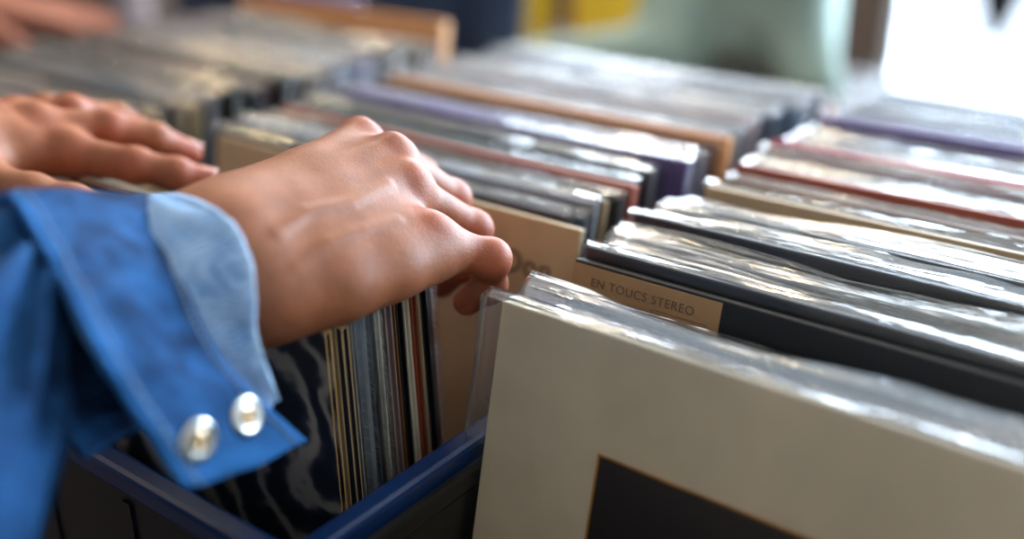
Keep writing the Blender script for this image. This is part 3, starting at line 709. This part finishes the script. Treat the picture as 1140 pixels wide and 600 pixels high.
# cuff: back seam (by the sleeve) and front edge (by the hand), from under the wrist over the top and down to the hanging flap
Bs = [Vector((-.335, .17, CAMZ-.226)), Vector((-.388, .172, CAMZ-.205)), Vector((-.402, .176, CAMZ-.165)), P(0, 212, X=-.372), P(38, 256, X=-.340), P(72, 312, X=-.315), P(112, 392, X=-.296), P(160, 470, X=-.286), P(208, 546, X=-.280)]
Fs = [Vector((-.335, .225, CAMZ-.222)), Vector((-.383, .226, CAMZ-.205)), Vector((-.392, .228, CAMZ-.165)), P(176, 219, X=-.366), P(190, 262, X=-.340), P(207, 312, X=-.320), P(236, 380, X=-.304), P(282, 436, X=-.294), P(343, 490, X=-.288)]
def wr1(u, s): return .0016*noise.noise(Vector((u*16, s*3, 1.3)))+.0012*math.sin(u*60+4*noise.noise(Vector((u*5, s*2, 9))))*(1-s)**2*.6
V, F = loft(Bs, Fs, 110, 30, wr1, .002, ctr)
T.D[:] = T.D
tv, tf = nets(T.D, T.lo, T.res)
# right sleeve: starts just inside the cuff's seam, runs back to the elbow and up to the shoulder
ring0 = [Bs[3]+Vector((0, 0, -.004)), Bs[4]+Vector((-.005, 0, -.003)), Bs[5]+Vector((-.010, 0, -.001)), Bs[6]+Vector((-.026, .004, .002)), Vector((-.330, .168, CAMZ-.188)), Vector((-.334, .165, CAMZ-.215)), Vector((-.352, .165, CAMZ-.238)), Vector((-.38, .17, CAMZ-.215)), Vector((-.395, .172, CAMZ-.165))]
NR = 64
r0 = crom(ring0, NR, True)
path = [(-.350, .122, CAMZ-.200, .064), (-.352, .09, CAMZ-.202, .068), (-.358, .04, CAMZ-.192, .062), (-.366, -.01, CAMZ-.184, .060), (-.378, -.05, CAMZ-.160, .062), (-.40, -.11, CAMZ-.08, .064), (-.425, -.175, CAMZ+.02, .068), (-.45, -.2, CAMZ+.05, .07)]
rings = [r0]
for i, q in enumerate(path):
    c = np.array(q[:3]); nx_ = np.array(path[min(i+1, len(path)-1)][:3])-np.array(path[max(i-1, 0)][:3]); d = -nx_/np.linalg.norm(nx_)
    e1 = np.array((1., 0, 0)); e1 -= d*(e1@d); e1 /= np.linalg.norm(e1); e2 = np.cross(e1, d); e2 = -e2 if e2[2] < 0 and abs(d[1]) > .5 else e2
    if e2[2] < 0: e2 = -e2
    rg = []
    for j in range(NR):
        a = 2*math.pi*j/NR-.35; rg.append(c+q[3]*(math.cos(a)*e2+math.sin(a)*e1))
    rings.append(np.array(rg))
SV = []; NS = 80
for i in range(NS):
    tpos = i/(NS-1)*(len(rings)-1)
    lay = [rings[max(0, min(len(rings)-1, int(tpos)+o_))] for o_ in (-1, 0, 1, 2)]; f = tpos-int(tpos)
    a, b, c_, d = lay
    rr = .5*(2*b+(c_-a)*f+(2*a-5*b+4*c_-d)*f*f+(3*b-a-3*c_+d)*f**3)
    cen = rr.mean(0)
    for j in range(NR):
        v = rr[j]-cen; v /= np.linalg.norm(v); a = 2*math.pi*j/NR
        g = math.exp(-((tpos-.35)/.5)**2)
        SV.append(rr[j]+v*(.004*g*math.sin(a*9+3*noise.noise(Vector((tpos*1.5, a, 2))))+.005*noise.noise(Vector((math.cos(a)*1.6, math.sin(a)*1.6, tpos*1.7)))+.0025*noise.noise(Vector((math.cos(a)*4, math.sin(a)*4, tpos*4)))))
SF = [(i*NR+j, (i+1)*NR+j, (i+1)*NR+(j+1) % NR, i*NR+(j+1) % NR) for i in range(NS-1) for j in range(NR)]
jv = list(map(tuple, SV))+list(map(tuple, tv)); jf = SF+[tuple(q+len(SV)) for q in tf]
jacket_o = mesh('denim_jacket', jv, jf, DENIM, person, True)
set_tint(jacket_o, [.10+.25*noise.noise(Vector(v)*25) for v in jv])
cuff = mesh('cuff', V, F, DENIM, jacket_o, True)
tn = []
for i in range(110):
    u = i/109
    for j in range(30):
        s = j/29
        e = max(math.exp(-(s/.05)**2), math.exp(-((1-s)/.05)**2)); fl = math.exp(-((1-u)/.05)**2)
        pk = .55*math.exp(-((s-.10)/.055)**2)*(.5+.9*noise.noise(Vector((u*70, 1, 1))))
        bl_ = .25*max(0, (u-.80)/.2)
        tn.append(.08+.42*e+.35*fl+pk+bl_+.26*noise.noise(Vector((u*9, s*2.4, 5)))+.16*noise.noise(Vector((u*26, s*6, 8))))
set_tint(cuff, tn)
md = cuff.modifiers.new('thickness', 'SOLIDIFY'); md.thickness = .0036; md.offset = -1
md = cuff.modifiers.new('edge', 'BEVEL'); md.width = .0009; md.segments = 2; md.limit_method = 'ANGLE'; md.angle_limit = R(50)
# stitching: two rows of thread
def gridpt(u, s, lift=.0006):
    i = min(108, int(u*109)); j = min(28, int(s*29)); fu, fs = u*109-i, s*29-j
    g = lambda a, b_: np.array(V[a*30+b_])
    p = (g(i, j)*(1-fu)+g(i+1, j)*fu)*(1-fs)+(g(i, j+1)*(1-fu)+g(i+1, j+1)*fu)*fs
    n_ = np.cross(g(i+1, j)-g(i, j), g(i, j+1)-g(i, j)); n_ /= np.linalg.norm(n_)+1e-12
    if n_@(p-np.array(ctr)) < 0: n_ = -n_
    return Vector(p+n_*lift), Vector(n_)
THREAD = mat('pale_thread', (150, 176, 204), .8, .15, 100)
for s0 in (.10, .90):
    bm = bmesh.new(); u = .30
    while u < .985:
        a, na = gridpt(u, s0, .0004); b_, _ = gridpt(u+.0085, s0, .0004); d = (b_-a).normalized(); sd = d.cross(na); r = .0006
        vs = [bm.verts.new(q) for q in (a+sd*r, a+na*r*1.3, a-sd*r, b_-sd*r, b_+na*r*1.3, b_+sd*r)]
        bm.faces.new((vs[0], vs[1], vs[4], vs[5])); bm.faces.new((vs[1], vs[2], vs[3], vs[4])); u += .0125
    frombm('stitching', bm, THREAD, jacket_o)
# snap buttons on the flap
BRASS = mat('snap_metal', (206, 206, 200), .28, .1, 200, metal=1)
BRASSC = mat('snap_centre_metal', (176, 146, 110), .35, .2, 300, metal=1)
def lathe(prof, n=40):
    V_, F_ = [], []
    for r, z in prof:
        for j in range(n): a = 2*math.pi*j/n; V_.append((r*math.cos(a), r*math.sin(a), z))
    for i in range(len(prof)-1):
        for j in range(n): F_.append((i*n+j, i*n+(j+1) % n, (i+1)*n+(j+1) % n, (i+1)*n+j))
    return V_, F_
def nearest_uv(px, py):
    best = None; ray = (P(px, py, k=.2)-Vector((0, 0, CAMZ))).normalized()
    for i in range(60, 110):
        for j in range(30):
            q = Vector(V[i*30+j])-Vector((0, 0, CAMZ)); e = (q-ray*q.dot(ray)).length
            if best is None or e < best[0]: best = (e, i/109, j/29)
    return best[1], best[2]
for px, py in ((222, 491), (273, 462)):
    u, s = nearest_uv(px, py); p, n_ = gridpt(u, s, .0002)
    V_, F_ = lathe([(.0001, .0009), (.0012, .0009), (.0016, .0016), (.0030, .0018), (.0036, .0008), (.0050, .0011), (.0066, .0017), (.0077, .0014), (.0081, .0004), (.0078, -.0008)])
    o = mesh('snap_button', V_, F_, [BRASS, BRASSC], jacket_o, True, [1 if k_ < 40*4 else 0 for k_ in range(len(F_))])
    o.location = p; o.rotation_euler = n_.to_track_quat('Z', 'Y').to_euler()
# pale shirt cuff inside
Fi = [Vector((-.338, .245, CAMZ-.216)), Vector((-.378, .247, CAMZ-.200)), Vector((-.384, .250, CAMZ-.165)), P(172, 216, X=-.374), P(236, 228, X=-.332), P(270, 264, X=-.312), P(285, 312, X=-.300), P(285, 362, X=-.299), P(295, 400, X=-.296), P(312, 446, X=-.297)]
Bi = [Vector((-.338, .20, CAMZ-.216)), Vector((-.378, .2, CAMZ-.200)), Vector((-.384, .2, CAMZ-.165)), P(120, 226, X=-.372), P(150, 250, X=-.350), P(175, 300, X=-.328), P(200, 350, X=-.316), P(225, 400, X=-.308), P(250, 430, X=-.303), P(285, 462, X=-.299)]
V2, F2_ = loft(Bi, Fi, 90, 20, lambda u, s: .0012*noise.noise(Vector((u*14, s*3, 4)))+.0006*noise.noise(Vector((u*40, s*5, 2))), .0005, ctr)
sc = mesh('shirt_cuff', V2, F2_, DENIML, person, True)
set_tint(sc, [.2+.3*math.exp(-((1-j/19)/.08)**2)+.22*noise.noise(Vector((i/89*10, j/19*2, 3))) for i in range(90) for j in range(20)])
md = sc.modifiers.new('thickness', 'SOLIDIFY'); md.thickness = .0018; md.offset = -1

# ------------------------------------------------------------------ people beyond the table
NAVY = mat('navy_wool', (46, 58, 82), .85, .2, 30, bump=.2, bscale=80)
NAVYJ = mat('navy_jeans', (50, 66, 94), .85, .2, 20)
SAGE = mat('sage_cotton', (150, 168, 156), .85, .12, 14, bump=.3, bscale=30)
def build_person(J, label, mt, ml, res=.009, skin=SKIN2, hands=(), hair=HAIRM, mods=None):
    S, T, LG, H = figure(J, res)
    for h_ in hands: hand_into(S, h_[0], h_[1])
    o = bodymesh('person', [(S.D, S.lo, S.res)], skin, None, []); tag(o, label, 'person')
    for nm, Fx, mm in (('jumper' if mt is NAVY else 'jacket' if mt is SAGE else 'shirt', T, mt), ('trousers', LG, ml), ('hair', H, hair)):
        v, f = nets(Fx.D, Fx.lo, Fx.res); mesh(nm, v, f, mm, o, True)
    for sgn in (-1, 1):
        bm = bmesh.new(); bmesh.ops.create_uvsphere(bm, u_segments=12, v_segments=8, radius=.012)
        s_ = Vector((-J['face'].y, J['face'].x, 0)); e = frombm('eye', bm, mat('eye_white', (220, 216, 210), .2), o, True); e.location = J['head']+J['face']*.070+s_*sgn*.031+Vector((0, 0, .008))
    return o
pb = P(392, 10, h=1.74); JB = stand(pb.x, pb.y, R(25), 1.78)
fB = JB['face']
hb = [(JB['wr'+a], hand_pts(JB['wr'+a], (0, 0, -1), Vector((-fB.y, fB.x, 0))*(1 if a == 'L' else -1), fB)) for a in 'LR']
build_person(JB, 'person in a dark navy jumper and jeans standing behind the crates', NAVY, NAVYJ, .01, hands=hb)
pc = P(840, 10, h=1.76); JC = stand(pc.x, pc.y, R(-55), 1.74)
JC['elR'] = P(735, 66, h=1.62); JC['wrR'] = P(570, 84, h=1.52)
JC['elL'] = P(880, 20, h=1.58); JC['wrL'] = P(905, 100, h=1.5)
hc = [(JC['wrR'], hand_pts(JC['wrR'], P(500, 130, h=1.45)-JC['wrR'], (0, -.3, 1), (.3, -1, 0), .5)), (JC['wrL'], hand_pts(JC['wrL'], P(900, 160, h=1.45)-JC['wrL'], (.3, -1, .2), (-1, 0, 0), .5))]
build_person(JC, 'person in a loose sage green jacket reaching an arm along behind the crates', SAGE, mat('olive_trousers', (96, 100, 92), .85, .12, 14), .01, hands=hc)
wd = P(40, 12, h=1.22); JD = stand(-1.75, .95, R(60), 1.7)
JD['wrL'] = P(-40, 6, h=1.20); JD['elL'] = Vector((-1.55, .78, 1.12)); JD['shL'] = Vector((-1.68, .80, 1.36)); JD['cut'] = .1
JD['wrR'] = P(-160, -60, h=1.3)
hd_ = [(JD['wrL'], hand_pts(JD['wrL'], P(120, 22, h=1.2)-JD['wrL'], (0, -.5, 1), (.3, -1, 0), .12))]
build_person(JD, 'person in a short sleeved shirt whose bare hand rests on the far left records', mat('brown_shirt', (104, 84, 80), .85, .1, 20), NAVYJ, .007, hands=hd_)

# ------------------------------------------------------------------ far counter with boxes
bc = P(690, 40, h=2.62)
o = tag(empty('back_counter', (bc.x, bc.y, 0)), 'wooden counter by the back wall with yellow boxes on it', 'counter')
bm = bmesh.new(); bx(bm, -.75, .60, -.22, .28, .68, .72, bevel=.004); frombm('counter_top', bm, WOODM, o)
for sx in (-.7, .55):
    for sy in (-.18, .24):
        bm = bmesh.new(); bx(bm, sx-.025, sx+.025, sy-.025, sy+.025, 0, .68); frombm('leg', bm, WOODM, o)
def box(px0, px1, h, hgt, col, label, dep=.22, name='storage_box'):
    a, b_ = P(px0, 20, h=h), P(px1, 20, h=h); c = (a+b_)/2; w_ = (b_-a).length/2
    ang = math.atan2(b_.y-a.y, b_.x-a.x)
    o = tag(empty(name, (c.x, c.y, .7205), (0, 0, ang)), label, 'box')
    m = mat('box_'+'_'.join(map(str, col)), col, .45, .08, 20)
    bm = bmesh.new(); t_ = .006
    bx(bm, -w_, w_, 0, dep, 0, .006); bx(bm, -w_, w_, 0, t_, 0, hgt); bx(bm, -w_, w_, dep-t_, dep, 0, hgt); bx(bm, -w_, -w_+t_, 0, dep, 0, hgt); bx(bm, w_-t_, w_, 0, dep, 0, hgt)
    frombm('box_body', bm, m, o)
    bm = bmesh.new(); bx(bm, -w_-.003, w_+.003, -.003, dep+.003, hgt-.004, hgt+.02, bevel=.003); frombm('lid', bm, m, o)
    return o
box(586, 614, 2.62, .30, (240, 196, 30), 'narrow yellow box on the back counter, left of the wide yellow box')
box(641, 727, 2.60, .32, (250, 200, 50), 'wide yellow box on the back counter')
box(731, 750, 2.60, .30, (120, 66, 36), 'narrow brown box on the back counter beside the wide yellow box')
box(756, 812, 2.60, .30, (190, 140, 120), 'pinkish cardboard box at the right end of the back counter')

# dark shape at the window, made up here as a hanging cloth
pc_ = P(1118, 18, Y=3.12)
V, F = [], []
for i in range(13):
    for j in range(9):
        u, v = i/12, j/8; hgt = .62*v*(1-.9*abs(u-.45)/.55)
        V.append(((u-.5)*.34, .012*math.sin(u*9+v*3), .62-hgt))
for i in range(12):
    for j in range(8): q = i*9+j; F.append((q, q+9, q+10, q+1))
pn = mesh('window_dark_shape', V, F, mat('dark_cloth', (34, 38, 50), .85, .2, 30), None, True); pn.location = pc_-Vector((0, 0, .11)); tag(pn, 'made-up dark cloth shape hanging inside the bright window', 'dark shape')
md = pn.modifiers.new('thickness', 'SOLIDIFY'); md.thickness = .002
# ------------------------------------------------------------------ light
def area(name, loc, rot, sx, sy, power, col):
    l = bpy.data.lights.new(name, 'AREA'); l.shape = 'RECTANGLE'; l.size = sx; l.size_y = sy; l.energy = power; l.color = col
    o = bpy.data.objects.new(name, l); C.objects.link(o); o.location = loc; o.rotation_euler = rot; return o
area('daylight', ((WX0+WX1)/2, RY1+.25, (WZ0+WZ1)/2), (R(-90), 0, 0), WX1-WX0+.3, WZ1-WZ0+.3, 1150, (.68, .85, 1.0))
area('daylight_added', ((W2[0]+W2[1])/2, RY1+.25, (W2[2]+W2[3])/2), (R(-90), 0, 0), W2[1]-W2[0]+.3, W2[3]-W2[2]+.3, 540, (.72, .86, 1.0))  # light of the added window, out of view
def bulb_or_fill(x, y, z, e, r=.03, col=(1, .72, .38)):
    l = bpy.data.lights.new('spot_or_fill', 'POINT'); l.energy = e; l.color = col; l.shadow_soft_size = r
    o = bpy.data.objects.new('spot_or_fill', l); C.objects.link(o); o.location = (x, y, z)
for x, y in ((-2.2, 2.2), (-1.5, 2.6), (-2.8, 1.2), (-.9, 1.9), (-2.2, .4)): bulb_or_fill(x, y, 2.55, 12, .025)
bulb_or_fill(-1.25, 1.45, 2.5, 30, .06, (1, .86, .66)); bulb_or_fill(-.2, -1.2, 2.6, 12, .12, (1, .9, .8)); bulb_or_fill(1.2, -.4, 2.6, 12, .12, (1, .92, .84))  # added fill lamps: one onto the back counter, two from behind the camera
wld = bpy.data.worlds.new('world'); bpy.context.scene.world = wld; wld.use_nodes = True
wld.node_tree.nodes['Background'].inputs[0].default_value = (.75, .87, 1, 1); wld.node_tree.nodes['Background'].inputs[1].default_value = 3.0

sc_ = bpy.context.scene
sc_.view_settings.view_transform = 'Standard'; sc_.view_settings.look = 'None'; sc_.view_settings.exposure = -.22
cy = sc_.cycles
cy.max_bounces = 8; cy.diffuse_bounces = 3; cy.glossy_bounces = 4; cy.transmission_bounces = 4; cy.transparent_max_bounces = 40
cy.use_denoising = True; cy.sample_clamp_indirect = 6; cy.caustics_reflective = False; cy.caustics_refractive = False
